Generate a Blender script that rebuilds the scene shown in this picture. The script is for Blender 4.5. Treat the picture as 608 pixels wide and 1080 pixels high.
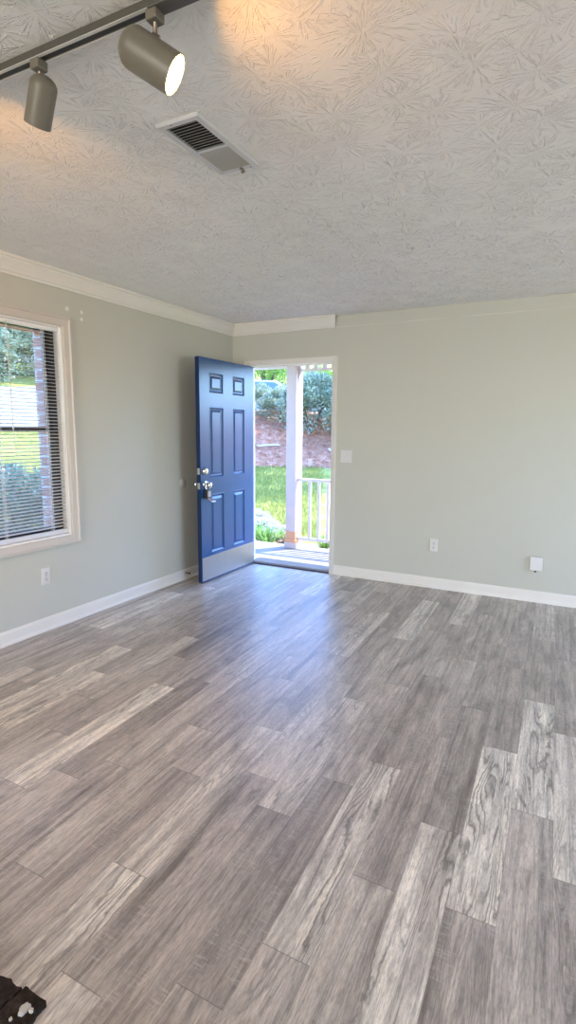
import bpy, bmesh, math, random
from mathutils import Vector, Matrix, noise as mnoise
random.seed(7)
scene = bpy.context.scene
for o in list(bpy.data.objects):
    bpy.data.objects.remove(o)
COL = scene.collection
PI = math.pi
H = 2.44                       # ceiling height

# ------------------------------------------------------------------ camera
CAM = Vector((3.19069652, -4.84221317, 1.39609797))
RX = Vector((0.88503415, 0.46547156, 0.00712634))
UP = Vector((-0.07510261, 0.12765685, 0.98897084))
FW = Vector((-0.45942807, 0.87580817, -0.1479388))
cd = bpy.data.cameras.new('camera')
cam = bpy.data.objects.new('camera', cd); COL.objects.link(cam)
m = Matrix((RX, UP, -FW)).transposed().to_4x4()
m.translation = CAM
cam.matrix_world = m
cd.sensor_fit = 'VERTICAL'; cd.sensor_height = 36.0
cd.lens = 576.734 * 36.0 / 1080.0
cd.clip_start = 0.02; cd.clip_end = 300
scene.camera = cam

# ------------------------------------------------------------------ world, sun, daylight, exposure
SKY_STRENGTH = 1.75
SUN_STRENGTH = 10.5
REAR_POWER = 420.0
SIDE_POWER = 40.0
DOOR_POWER = 0.0
BULB = 210.0
vs = scene.view_settings
vs.view_transform = 'Standard'; vs.look = 'None'; vs.exposure = 0.0; vs.gamma = 1.0
vs.use_curve_mapping = False
scene.cycles.max_bounces = 10
scene.cycles.diffuse_bounces = 6
scene.cycles.glossy_bounces = 4
scene.cycles.transparent_max_bounces = 16
scene.cycles.sample_clamp_indirect = 6.0
scene.cycles.caustics_reflective = False
scene.cycles.caustics_refractive = False
scene.cycles.use_denoising = True

world = bpy.data.worlds.new('sky'); scene.world = world; world.use_nodes = True
wn = world.node_tree; wn.nodes.clear()
wo = wn.nodes.new('ShaderNodeOutputWorld'); wb = wn.nodes.new('ShaderNodeBackground')
sky = wn.nodes.new('ShaderNodeTexSky'); sky.sky_type = 'NISHITA'
sky.sun_disc = False; sky.sun_elevation = math.radians(56); sky.sun_rotation = math.radians(32)
sky.air_density = 1.0; sky.dust_density = 0.6; sky.ozone_density = 1.4
wm = wn.nodes.new('ShaderNodeMix'); wm.data_type = 'RGBA'; wm.blend_type = 'MULTIPLY'; wm.inputs[0].default_value = 1.0
wm.inputs[7].default_value = (0.64, 0.86, 1.28, 1)          # clear deep-blue spring sky
wn.links.new(sky.outputs[0], wm.inputs[6]); wn.links.new(wm.outputs[2], wb.inputs[0]); wb.inputs[1].default_value = SKY_STRENGTH
wn.links.new(wb.outputs[0], wo.inputs[0])

def light(name, kind, loc, direction, energy, color=(1, 1, 1), **kw):
    l = bpy.data.lights.new(name, kind); l.energy = energy; l.color = color
    for k, v in kw.items(): setattr(l, k, v)
    o = bpy.data.objects.new(name, l); COL.objects.link(o); o.location = loc
    o.rotation_euler = Vector(direction).to_track_quat('-Z', 'Y').to_euler()
    return o
light('sun', 'SUN', (6, 10, 20), (-0.38, -0.55, -1.0), SUN_STRENGTH, (1.0, 0.92, 0.80), angle=math.radians(0.6))
# added fill lights, set in unseen rear and side window openings
REAR_Y = -12.0
light('rear_fill_light', 'AREA', (2.6, REAR_Y + 0.02, 1.2), (0, 1, 0.10), REAR_POWER, (1.0, 0.935, 0.83), shape='RECTANGLE', size=3.4, size_y=2.1)
light('side_fill_light', 'AREA', (6.48, -1.7, 1.2), (-1, .0, 0.12), SIDE_POWER, (1.0, 0.935, 0.83), shape='RECTANGLE', size=2.1, size_y=1.7)  # added fill from the side, lifts the facing wall and the ceiling
def portal(name, loc, d, sx, sy):
    o = light(name, 'AREA', loc, d, 1.0, shape='RECTANGLE', size=sx, size_y=sy)
    o.data.cycles.is_portal = True
portal('doorway_portal', (0.656, 0.10, 1.02), (0, -1, 0), 0.90, 2.0)
portal('window_portal', (-0.14, -2.6, 1.36), (1, 0, 0), 0.98, 1.46)

# ------------------------------------------------------------------ node helpers
class NT:
    def __init__(s, name):
        s.m = bpy.data.materials.new(name); s.m.use_nodes = True
        s.t = s.m.node_tree; s.n = s.t.nodes; s.n.clear()
        s.out = s.n.new('ShaderNodeOutputMaterial')
    def link(s, a, b): s.t.links.new(a, b)
    def node(s, t, **kw):
        n = s.n.new(t)
        for k, v in kw.items(): setattr(n, k, v)
        return n
    def put(s, sock, v):
        if hasattr(v, 'is_output'): s.link(v, sock)
        elif isinstance(v, (tuple, list)) and len(v) == 3 and sock.type == 'RGBA': sock.default_value = (*v, 1)
        elif sock.type == 'RGBA' and isinstance(v, (int, float)): sock.default_value = (v, v, v, 1)
        else: sock.default_value = v
    def math(s, op, a, b=0.0, c=0.0, clamp=False):
        n = s.node('ShaderNodeMath', operation=op); n.use_clamp = clamp
        s.put(n.inputs[0], a); s.put(n.inputs[1], b)
        if len(n.inputs) > 2: s.put(n.inputs[2], c)
        return n.outputs[0]
    def vmath(s, op, a, b=(0, 0, 0)):
        n = s.node('ShaderNodeVectorMath', operation=op)
        s.put(n.inputs[0], a)
        if op == 'SCALE': s.put(n.inputs['Scale'], b)
        else: s.put(n.inputs[1], b)
        return n.outputs['Value'] if op in ('LENGTH', 'DISTANCE', 'DOT_PRODUCT') else n.outputs[0]
    def coord(s): return s.node('ShaderNodeTexCoord').outputs['Object']
    def noise(s, vec, scale=5, detail=2, rough=.5, dist=0.0, dims='3D'):
        n = s.node('ShaderNodeTexNoise', noise_dimensions=dims)
        s.put(n.inputs['Vector'], vec)
        n.inputs['Scale'].default_value = scale; n.inputs['Detail'].default_value = detail
        n.inputs['Roughness'].default_value = rough; n.inputs['Distortion'].default_value = dist
        return n.outputs[0]
    def ramp(s, f, stops):
        n = s.node('ShaderNodeValToRGB'); e = n.color_ramp.elements
        while len(e) > 1: e.remove(e[-1])
        for i, (p, c) in enumerate(stops):
            el = e[0] if i == 0 else e.new(p)
            el.position = p; el.color = (c, c, c, 1) if isinstance(c, (int, float)) else (*c, 1)
        s.put(n.inputs[0], f); return n.outputs[0]
    def mix(s, f, a, b, mode='MIX'):
        n = s.node('ShaderNodeMix', data_type='RGBA', blend_type=mode)
        s.put(n.inputs[0], f); s.put(n.inputs[6], a); s.put(n.inputs[7], b)
        return n.outputs[2]
    def comb(s, x, y, z=0.0):
        n = s.node('ShaderNodeCombineXYZ'); s.put(n.inputs[0], x); s.put(n.inputs[1], y); s.put(n.inputs[2], z); return n.outputs[0]
    def sep(s, v):
        n = s.node('ShaderNodeSeparateXYZ'); s.put(n.inputs[0], v); return n.outputs
    def bump(s, h, strength=.3, dist=.01):
        n = s.node('ShaderNodeBump'); n.inputs['Strength'].default_value = strength; n.inputs['Distance'].default_value = dist
        s.put(n.inputs['Height'], h); return n.outputs[0]
    def bsdf(s, color, rough=.5, metal=0.0, spec=.5, normal=None, **kw):
        b = s.node('ShaderNodeBsdfPrincipled')
        s.put(b.inputs['Base Color'], color); s.put(b.inputs['Roughness'], rough); s.put(b.inputs['Metallic'], metal)
        b.inputs['Specular IOR Level'].default_value = spec
        if normal is not None: s.put(b.inputs['Normal'], normal)
        for k, v in kw.items(): s.put(b.inputs[k], v)
        s.link(b.outputs[0], s.out.inputs[0]); return b

def paint(name, c, rough=.5, metal=0.0, spec=.5, var=.06, scale=6, bs=0.0, bscale=80):
    t = NT(name); co = t.coord()
    f = t.noise(co, scale, 3)
    col = t.mix(f, tuple(x * (1 - var) for x in c), tuple(min(1, x * (1 + var)) for x in c))
    nrm = t.bump(t.noise(co, bscale, 3), bs, .002) if bs else None
    t.bsdf(col, rough, metal, spec, nrm); return t.m

def m_wall(name, patches=(), line=None, c=(.515, .52, .455)):
    t = NT(name); co = t.coord()
    col = t.mix(t.noise(co, 2.0, 3), tuple(x * .97 for x in c), tuple(x * 1.03 for x in c))
    if line is not None:
        z = t.sep(co)[2]
        d = t.math('ABSOLUTE', t.math('SUBTRACT', z, t.math('ADD', line, t.math('MULTIPLY', t.noise(co, 3, 1), .008))))
        f = t.math('LESS_THAN', d, .0022)
        f = t.math('MULTIPLY', f, t.ramp(t.noise(co, 2.2, 2), [(.4, 0.0), (.6, .7)]))
        col = t.mix(f, col, (.72, .72, .67))
    for (p, r) in patches:
        dd = t.vmath('DISTANCE', t.vmath('ADD', co, t.vmath('SCALE', t.node('ShaderNodeTexNoise').outputs[1], 0.0)), p)
        dd = t.math('ADD', dd, t.math('MULTIPLY', t.noise(co, 40, 2), r * .6))
        f = t.ramp(t.math('DIVIDE', dd, r), [(.55, 1.0), (1.25, 0.0)])
        col = t.mix(t.math('MULTIPLY', f, .8), col, (.82, .83, .80))
    h = t.noise(co, 160, 3)
    t.bsdf(col, .62, 0, .35, t.bump(h, .12, .002)); return t.m

def m_ceiling():
    """stomped crow's-foot plaster: radial ridges round scattered centres"""
    t = NT('stomped_ceiling_plaster'); co = t.coord()
    def layer(scale, off, spokes, rmax):
        p = t.vmath('ADD', co, off)
        v = t.node('ShaderNodeTexVoronoi', voronoi_dimensions='2D', feature='F1')
        t.put(v.inputs['Vector'], p); v.inputs['Scale'].default_value = scale; v.inputs['Randomness'].default_value = .85
        d = t.vmath('SUBTRACT', p, v.outputs['Position']); x, y, _ = t.sep(d)
        r = t.vmath('LENGTH', t.comb(x, y, 0))
        a = t.math('ARCTAN2', y, x)
        rid = t.sep(v.outputs['Color'])[0]
        # angle noise walks round the circle (no seam), slowly changing with the radius
        ca = t.math('MULTIPLY', t.math('COSINE', a), spokes); sa = t.math('MULTIPLY', t.math('SINE', a), spokes)
        n = t.noise(t.comb(t.math('ADD', ca, t.math('MULTIPLY', rid, 37.0)), sa, t.math('MULTIPLY', r, 9.0)), 1.0, 2, .6)
        ridge = t.ramp(n, [(.54, 0.0), (.61, 1.0)])
        fall = t.ramp(t.math('DIVIDE', r, rmax), [(.10, .15), (.28, 1.0), (.75, .85), (1.0, 0.0)])
        brk = t.ramp(t.noise(co, 38, 2), [(.30, 0.0), (.46, 1.0)])
        return t.math('MULTIPLY', t.math('MULTIPLY', ridge, fall), brk)
    a = layer(5.2, (0, 0, 0), 8.5, .15)
    b = layer(6.4, (3.3, 1.7, 0), 7.0, .11)
    h = t.math('MAXIMUM', a, t.math('MULTIPLY', b, .55))
    fine = t.noise(co, 110, 3)
    hh = t.math('ADD', h, t.math('MULTIPLY', fine, .16))
    col = t.mix(t.noise(co, 1.5, 2), (.82, .815, .79), (.87, .865, .845))
    t.bsdf(col, .85, 0, .2, t.bump(hh, .90, .0048)); return t.m

def m_floor():
    t = NT('grey_oak_plank_floor')
    uv = t.node('ShaderNodeUVMap', uv_map='plank').outputs[0]
    at = t.node('ShaderNodeAttribute', attribute_name='tone').outputs['Color']
    tone, rnd, light = t.sep(at)
    u, v, _ = t.sep(uv)                                  # metres across and along the plank
    off = t.math('MULTIPLY', rnd, 71.0)
    P = lambda su, sv, k=1.0: t.comb(t.math('MULTIPLY', u, su), t.math('MULTIPLY', v, sv), t.math('MULTIPLY', off, k))
    base = t.ramp(tone, [(0.0, (.29, .26, .232)), (.35, (.445, .405, .362)), (.65, (.58, .54, .48)), (1.0, (.82, .785, .695))])
    # drifting clouds, then lengthwise bands of tone inside a plank
    n1 = t.noise(P(9, 2.4), 1, 4, .62, .8)
    col = t.mix(1.0, base, t.ramp(n1, [(.30, .62), (.5, 1.0), (.70, 1.22)]), 'MULTIPLY')
    nb = t.noise(P(34, .9, 2.7), 1, 3, .6, .3)
    col = t.mix(1.0, col, t.ramp(nb, [(.30, (.62, .59, .585)), (.48, (1.0, 1.0, 1.0)), (.70, (1.22, 1.20, 1.16))]), 'MULTIPLY')
    # long fine grain and gritty pores
    n2 = t.noise(P(130, 7, 1.3), 1, 5, .72)
    col = t.mix(1.0, col, t.ramp(n2, [(.30, .60), (.5, 1.0), (.70, 1.22)]), 'MULTIPLY')
    npo = t.noise(P(330, 42, 1.9), 1, 2, .6)
    col = t.mix(1.0, col, t.ramp(npo, [(.30, .72), (.5, 1.0), (.72, 1.16)]), 'MULTIPLY')
    # pale saw marks across the plank, in patches
    n3 = t.noise(P(20, 150, 1.7), 1, 3, .65)
    msk = t.ramp(t.noise(P(13, 3.6, 2.1), 1, 3), [(.50, 0.0), (.60, 1.0)])
    saw = t.math('MULTIPLY', t.ramp(n3, [(.52, 0.0), (.64, 1.0)]), t.math('MULTIPLY', msk, .42))
    col = t.mix(saw, col, (.60, .57, .51))
    # cathedral figure: contour lines of a stretched noise
    n4 = t.noise(P(10.5, 1.05, .7), 1, 1.5, .5, .3)
    fr = t.math('FRACT', t.math('ADD', t.math('MULTIPLY', n4, 21.0), t.math('MULTIPLY', t.noise(P(70, 26, .9), 1, 3, .6), .9)))
    ln = t.ramp(fr, [(0.0, 0.0), (.45, 0.05), (.8, 1.0), (1.0, 0.0)])
    vis = t.ramp(t.noise(P(15, 1.7, 1.1), 1, 3), [(.43, 0.0), (.54, 1.0)])
    amt = t.math('MULTIPLY', t.math('MULTIPLY', ln, vis), t.math('ADD', .16, t.math('MULTIPLY', light, .70)))
    col = t.mix(amt, col, t.mix(.5, (.10, .085, .07), t.mix(1.0, base, .25, 'MULTIPLY')))
    # dark checks and knots
    kn = t.ramp(t.noise(P(30, 4.0, .4), 1, 4, .65, .8), [(.63, 0.0), (.71, 1.0)])
    col = t.mix(t.math('MULTIPLY', kn, t.math('ADD', .30, t.math('MULTIPLY', light, .5))), col, (.085, .072, .063))
    # seams
    W, Lp = 0.1435, 0.943
    eu = t.math('MINIMUM', u, t.math('SUBTRACT', W, u)); ev = t.math('MINIMUM', v, t.math('SUBTRACT', Lp, v))
    seam = t.math('MAXIMUM', t.math('MULTIPLY', t.ramp(t.math('DIVIDE', eu, .0016), [(.3, 1.0), (1.0, 0.0)]), .45), t.ramp(t.math('DIVIDE', ev, .0022), [(.3, 1.0), (1.0, 0.0)]))
    col = t.mix(t.math('MULTIPLY', seam, .55), col, (.06, .05, .045))
    hgt = t.math('SUBTRACT', t.math('MULTIPLY', n2, .5), t.math('ADD', seam, t.math('MULTIPLY', amt, .4)))
    rough = t.ramp(n2, [(.3, .34), (.7, .43)])
    t.bsdf(col, rough, 0, 1.0, t.bump(hgt, .10, .002)); return t.m

def m_metal(name, c, rough): return paint(name, c, rough, 1.0, .5, .05, 20)
def m_emit(name, c, s):
    t = NT(name); e = t.node('ShaderNodeEmission'); t.put(e.inputs[0], c); e.inputs[1].default_value = s
    t.link(e.outputs[0], t.out.inputs[0]); return t.m
def m_glass(name):
    t = NT(name); tr = t.node('ShaderNodeBsdfTransparent'); gl = t.node('ShaderNodeBsdfGlossy'); gl.inputs['Roughness'].default_value = .02
    tr.inputs[0].default_value = (.93, .96, .95, 1)
    f = t.node('ShaderNodeFresnel'); f.inputs[0].default_value = 1.45
    mx = t.node('ShaderNodeMixShader'); t.link(f.outputs[0], mx.inputs[0]); t.link(tr.outputs[0], mx.inputs[1]); t.link(gl.outputs[0], mx.inputs[2])
    t.link(mx.outputs[0], t.out.inputs[0]); return t.m
def m_leaf(name, a, b, rough=.4, trans=.3, spec=.5):
    t = NT(name); oi = t.node('ShaderNodeNewGeometry').outputs['Random Per Island']
    col = t.mix(oi, a, b)
    p = t.node('ShaderNodeBsdfPrincipled'); t.link(col, p.inputs[0]); p.inputs['Roughness'].default_value = rough; p.inputs['Specular IOR Level'].default_value = spec
    tl = t.node('ShaderNodeBsdfTranslucent'); t.link(col, tl.inputs[0])
    mx = t.node('ShaderNodeMixShader'); mx.inputs[0].default_value = trans
    t.link(p.outputs[0], mx.inputs[1]); t.link(tl.outputs[0], mx.inputs[2]); t.link(mx.outputs[0], t.out.inputs[0]); return t.m
def m_patchy(name, cols, scale=3, detail=5, bs=.5, bd=.02, rough=.9):
    t = NT(name); co = t.coord(); f = t.noise(co, scale, detail, .65)
    n = len(cols); st = [(.3 + .4 * i / (n - 1), c) for i, c in enumerate(cols)]
    t.bsdf(t.ramp(f, st), rough, 0, .2, t.bump(t.noise(co, scale * 9, 4), bs, bd)); return t.m
def m_brick(name, a, b, mortar, scale=1.0):
    t = NT(name); co = t.coord(); x, y, z = t.sep(co)
    br = t.node('ShaderNodeTexBrick'); t.put(br.inputs['Vector'], t.comb(t.math('ADD', x, y), z, 0))
    t.put(br.inputs['Color1'], a); t.put(br.inputs['Color2'], b); t.put(br.inputs['Mortar'], mortar)
    br.inputs['Scale'].default_value = scale; br.inputs['Brick Width'].default_value = .2; br.inputs['Row Height'].default_value = .075; br.inputs['Mortar Size'].default_value = .008
    t.bsdf(br.outputs[0], .9, 0, .2, t.bump(t.noise(co, 60, 3), .3, .004)); return t.m

M = dict(
    ceiling=m_ceiling(), floor=m_floor(),
    wall=m_wall('grey_green_wall_paint'),
    wall_l=m_wall('grey_green_wall_paint_patched', [((0, -2.068, 2.215), .028), ((0, -1.942, 2.215), .024), ((0, -1.944, 2.165), .024)]),
    wall_b=m_wall('grey_green_wall_paint_with_old_moulding_line', line=2.333),
    trim=paint('white_trim_paint', (.73, .71, .655), .38, 0, .45, .03),
    window_trim=paint('cream_window_trim_paint', (.56, .525, .475), .42, 0, .4, .04),
    jamb=paint('white_jamb_paint', (.80, .80, .78), .4),
    plastic=paint('white_plastic', (.66, .655, .63), .32, 0, .5, .02),
    slot=paint('dark_slot', (.05, .05, .05), .6),
    blue=paint('glossy_blue_door_paint', (.009, .072, .22), .25, 0, .62, .05, 5, .05, 30),
    blue_edge=paint('dark_blue_edge_paint', (.006, .020, .075), .45, 0, .3),
    steel=m_metal('brushed_steel', (.40, .355, .31), .45),
    chrome=m_metal('polished_nickel', (.72, .70, .67), .16),
    black=paint('black_rubberised_casing', (.012, .012, .016), .4),
    bronze=paint('dark_bronze_aluminium', (.02, .02, .024), .35),
    glass=m_glass('window_glass'),
    slat=m_leaf('white_blind_slat', (.84, .85, .87), (.88, .89, .90), .4, .22),
    cord=paint('white_cord', (.8, .8, .8), .7),
    headrail=paint('white_headrail', (.78, .79, .80), .4),
    bottomrail=paint('pale_bottom_rail', (.66, .68, .72), .4),
    track=paint('greige_track_enamel', (.085, .078, .064), .38, 0, .5),
    trackedge=paint('pale_track_lip', (.60, .58, .54), .4),
    trackslot=paint('black_track_slot', (.018, .014, .012), .5),
    head=paint('greige_lamp_enamel', (.155, .138, .105), .42, 0, .45, .03),
    inner=paint('lamp_reflector', (.85, .75, .55), .3, 0, .5),
    bulb=m_emit('warm_bulb', (1.0, .45, .08), BULB),
    bulb2=m_emit('warm_flood_bulb', (1.0, .45, .10), BULB * 7.0),
    stem=m_metal('dark_steel_stem', (.32, .27, .22), .35),
    vent=paint('white_vent_enamel', (.60, .60, .60), .4),
    louvre=paint('grey_vent_louvre', (.40, .40, .38), .5),
    duct=paint('black_duct', (.01, .01, .01), .8),
    hearth=m_patchy('dark_brown_painted_brick', [(.012, .008, .006), (.03, .02, .015), (.065, .048, .038)], 30, 5, .9, .008),
    mortar=paint('dark_mortar', (.012, .010, .008), .95),
    splash=paint('pale_mortar_splash', (.50, .48, .44), .8),
    sill=m_metal('dark_threshold', (.10, .09, .085), .45),
    concrete=m_patchy('pale_porch_concrete', [(.25, .232, .20), (.285, .265, .235), (.32, .30, .265)], 4, 5, .2, .004),
    porchwhite=paint('white_porch_paint', (.62, .57, .55), .5, 0, .4, .05, 9),
    brick=m_brick('pink_brick', (.50, .27, .22), (.62, .38, .32), (.68, .62, .58)),
    soil=m_patchy('dark_soil', [(.10, .07, .05), (.20, .15, .11), (.30, .25, .2)], 6, 5),
    lawn=m_patchy('sunlit_lawn', [(.19, .215, .04), (.30, .31, .07), (.45, .41, .13)], 2.2, 6, .8, .03),
    blade=m_leaf('grass_blade', (.22, .275, .05), (.43, .43, .12), .5, .4),
    mulch=m_patchy('pine_straw_mulch', [(.48, .20, .11), (.76, .36, .21), (.86, .54, .36)], 7, 6, 1.0, .05),
    verge=m_patchy('pale_bank_soil', [(.24, .21, .17), (.32, .29, .25), (.40, .37, .31)], 3, 5),
    shrub=m_leaf('blue_green_leaf', (.20, .26, .15), (.50, .54, .38), .32, .30, .7),
    shrub2=m_leaf('pale_foundation_leaf', (.10, .20, .15), (.28, .40, .33), .32, .22, .8),
    tree=m_leaf('spring_green_leaf', (.16, .30, .05), (.36, .50, .14), .45, .45),
    lily=m_leaf('strap_leaf', (.12, .30, .05), (.34, .52, .14), .4, .35),
    pale=m_leaf('silvery_leaf', (.50, .50, .44), (.72, .71, .66), .5, .2),
    dryleaf=m_leaf('dry_stem', (.40, .21, .12), (.72, .46, .31), .7, .3),
    bark=m_patchy('grey_brown_bark', [(.06, .045, .035), (.12, .095, .075), (.2, .17, .14)], 8, 4, .8, .02),
    stick=paint('pale_stick', (.62, .56, .50), .8),
    carbody=paint('pale_blue_car_paint', (.50, .60, .68), .15, .2, .8),
    carglass=paint('dark_car_glass', (.10, .15, .19), .06, 0, .9),
    tyre=paint('black_tyre', (.02, .02, .02), .8),
    roofing=paint('grey_roofing', (.22, .21, .21), .9),
    clear=paint('clear_grey_vinyl', (.50, .50, .45), .25, 0, .6),
)
def m_post():
    t = NT('weathered_white_post_paint'); co = t.coord(); z = t.sep(co)[2]
    col = t.mix(t.noise(co, 8, 4), (.50, .44, .41), (.57, .50, .47))
    f = t.math('MULTIPLY', t.ramp(t.noise(co, 7, 4, .7), [(.45, 0.0), (.52, 1.0)]), t.math('LESS_THAN', z, .55))
    col = t.mix(t.math('MULTIPLY', f, .35), col, (.70, .52, .42))
    g = t.math('MULTIPLY', t.math('LESS_THAN', t.math('ADD', z, t.math('MULTIPLY', t.noise(co, 14, 3), .05)), .25), t.math('GREATER_THAN', z, .08))
    col = t.mix(t.math('MULTIPLY', g, .85), col, (.66, .30, .12))
    t.bsdf(col, .6, 0, .3, t.bump(t.noise(co, 40, 3), .2, .003)); return t.m
M['post'] = m_post()

# ------------------------------------------------------------------ mesh helpers
class MB:
    def __init__(s): s.bm = bmesh.new()
    def box(s, x0, x1, y0, y1, z0, z1):
        P = [(x, y, z) for x in (x0, x1) for y in (y0, y1) for z in (z0, z1)]
        v = [s.bm.verts.new(p) for p in P]
        for f in ((0, 1, 3, 2), (4, 6, 7, 5), (0, 4, 5, 1), (2, 3, 7, 6), (0, 2, 6, 4), (1, 5, 7, 3)):
            s.bm.faces.new([v[i] for i in f])
        return s
    def obox(s, c, ax, ay, az, sx, sy, sz):
        c, ax, ay, az = Vector(c), Vector(ax), Vector(ay), Vector(az)
        v = [s.bm.verts.new(c + ax * (i * sx / 2) + ay * (j * sy / 2) + az * (k * sz / 2)) for i in (-1, 1) for j in (-1, 1) for k in (-1, 1)]
        for f in ((0, 1, 3, 2), (4, 6, 7, 5), (0, 4, 5, 1), (2, 3, 7, 6), (0, 2, 6, 4), (1, 5, 7, 3)):
            s.bm.faces.new([v[i] for i in f])
        return s
    def face(s, pts): s.bm.faces.new([s.bm.verts.new(p) for p in pts]); return s
    def loops(s, rings, close=True, cap0=True, cap1=True):
        R = [[s.bm.verts.new(p) for p in r] for r in rings]; n = len(R[0])
        for a, b in zip(R, R[1:]):
            for i in range(n if close else n - 1):
                s.bm.faces.new((a[i], a[(i + 1) % n], b[(i + 1) % n], b[i]))
        if cap0: s.bm.faces.new(R[0][::-1])
        if cap1: s.bm.faces.new(R[-1])
        return s
    def lathe(s, o, axis, prof, n=32, cap0=False, cap1=False):
        """prof: (distance along axis, radius)"""
        o, a = Vector(o), Vector(axis).normalized()
        b = a.cross(Vector((0, 0, 1)) if abs(a.z) < .95 else Vector((1, 0, 0))).normalized(); c = a.cross(b)
        rings = [[o + a * h + (b * math.cos(2 * PI * i / n) + c * math.sin(2 * PI * i / n)) * r for i in range(n)] for h, r in prof]
        return s.loops(rings, True, cap0, cap1)
    def tube(s, pts, r, n=8):
        pts = [Vector(p) for p in pts]; rs = r if isinstance(r, (list, tuple)) else [r] * len(pts)
        rings = []
        for i, p in enumerate(pts):
            d = (pts[min(i + 1, len(pts) - 1)] - pts[max(i - 1, 0)]).normalized()
            b = d.cross(Vector((0, 0, 1)) if abs(d.z) < .9 else Vector((1, 0, 0))).normalized(); c = d.cross(b)
            rings.append([p + (b * math.cos(2 * PI * k / n) + c * math.sin(2 * PI * k / n)) * rs[i] for k in range(n)])
        return s.loops(rings)
    def extrude(s, prof, a, b):
        """prof: list of 3D points at start a (offsets), swept from a to b"""
        a, b = Vector(a), Vector(b)
        return s.loops([[a + Vector(p) for p in prof], [b + Vector(p) for p in prof]])
    def build(s, name, mat, parent=None, org=None, bevel=0.0, smooth=False, seg=2):
        bmesh.ops.recalc_face_normals(s.bm, faces=s.bm.faces)
        if parent is not None and org is None:
            q = parent; org = Vector((0, 0, 0))
            while q: org = org + q.location; q = q.parent
        org = Vector(org) if org is not None else Vector((0, 0, 0))
        if org.length: bmesh.ops.translate(s.bm, verts=s.bm.verts, vec=-org)
        me = bpy.data.meshes.new(name); s.bm.to_mesh(me); s.bm.free()
        if smooth:
            for p in me.polygons: p.use_smooth = True
        me.materials.append(mat)
        o = bpy.data.objects.new(name, me); COL.objects.link(o)
        if parent is not None: o.parent = parent
        else: o.location = org
        if bevel:
            bv = o.modifiers.new('bevel', 'BEVEL'); bv.width = bevel; bv.segments = seg; bv.limit_method = 'ANGLE'; bv.angle_limit = math.radians(40)
        if smooth:
            es = o.modifiers.new('split', 'EDGE_SPLIT'); es.split_angle = math.radians(42)
        return o
def box(*a): return MB().box(*a)
def tag(o, label, cat, group=None, kind=None):
    if label: o['label'] = label
    if cat: o['category'] = cat
    if group: o['group'] = group
    if kind: o['kind'] = kind
    return o
def thing(name, loc, label, cat, group=None, kind=None):
    o = bpy.data.objects.new(name, None); COL.objects.link(o); o.location = loc; o.empty_display_size = .1
    return tag(o, label, cat, group, kind)
def struct(o, label=None, cat=None):
    o['kind'] = 'structure'
    if label: o['label'] = label
    if cat: o['category'] = cat
    return o
def copy_tree(o, parent=None):
    c = o.copy(); COL.objects.link(c)
    if parent: c.parent = parent
    for ch in list(o.children): copy_tree(ch, c)
    return c

# ------------------------------------------------------------------ room shell
XR = 6.5
DX0, DX1, DZ = 0.20, 1.11, 2.03           # door opening
WY0, WY1, WZ0, WZ1 = -3.10, -2.127, 0.645, 2.085      # window opening
def slab_wall(cells):
    b = MB()
    for c in cells: b.box(*c)
    return b
T = .13
TB = .085
struct(slab_wall([(-T, DX0 - .02, 0, TB, -.05, H), (DX1 + .02, XR + T, 0, TB, -.05, H), (DX0 - .02, DX1 + .02, 0, TB, DZ + .02, H)]).build('wall_back', M['wall_b']))
struct(slab_wall([(-T, 0, WY1, 0, -.05, H), (-T, 0, REAR_Y, WY0, -.05, H), (-T, 0, WY0, WY1, -.05, WZ0), (-T, 0, WY0, WY1, WZ1, H)]).build('wall_left', M['wall_l']))
struct(slab_wall([(XR, XR + T, -.6, 0, -.05, H), (XR, XR + T, REAR_Y - T, -2.8, -.05, H), (XR, XR + T, -2.8, -.6, -.05, .30), (XR, XR + T, -2.8, -.6, 2.08, H)]).build('wall_right', M['wall']))
struct(slab_wall([(-T, .9, REAR_Y - T, REAR_Y, -.05, H), (4.3, XR, REAR_Y - T, REAR_Y, -.05, H), (.9, 4.3, REAR_Y - T, REAR_Y, 2.25, H), (.9, 4.3, REAR_Y - T, REAR_Y, -.05, .12)]).build('wall_rear', M['wall']))
cb = MB().box(-T, XR + T, REAR_Y - T, T, H, H + .12)
struct(cb.build('ceiling', M['ceiling']))
struct(box(-.3, XR + .3, REAR_Y - .3, .25, H + .13, H + .25).build('roof_deck', M['roofing']))
# outer brick skin of the window wall and the door wall
b = slab_wall([(-.25, -T, -2.16, .085, -.4, H), (-.25, -T, REAR_Y, -3.07, -.4, H), (-.25, -T, -3.07, -2.16, -.4, .63), (-.25, -T, -3.07, -2.16, 2.06, H),
               (-.25, DX0 - .10, TB, .15, -.4, H), (DX1 + .05, XR + .3, TB, .15, -.4, H), (DX0 - .10, DX1 + .05, TB, .15, DZ + .05, H)])
struct(b.build('wall_exterior', M['brick']))

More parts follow.
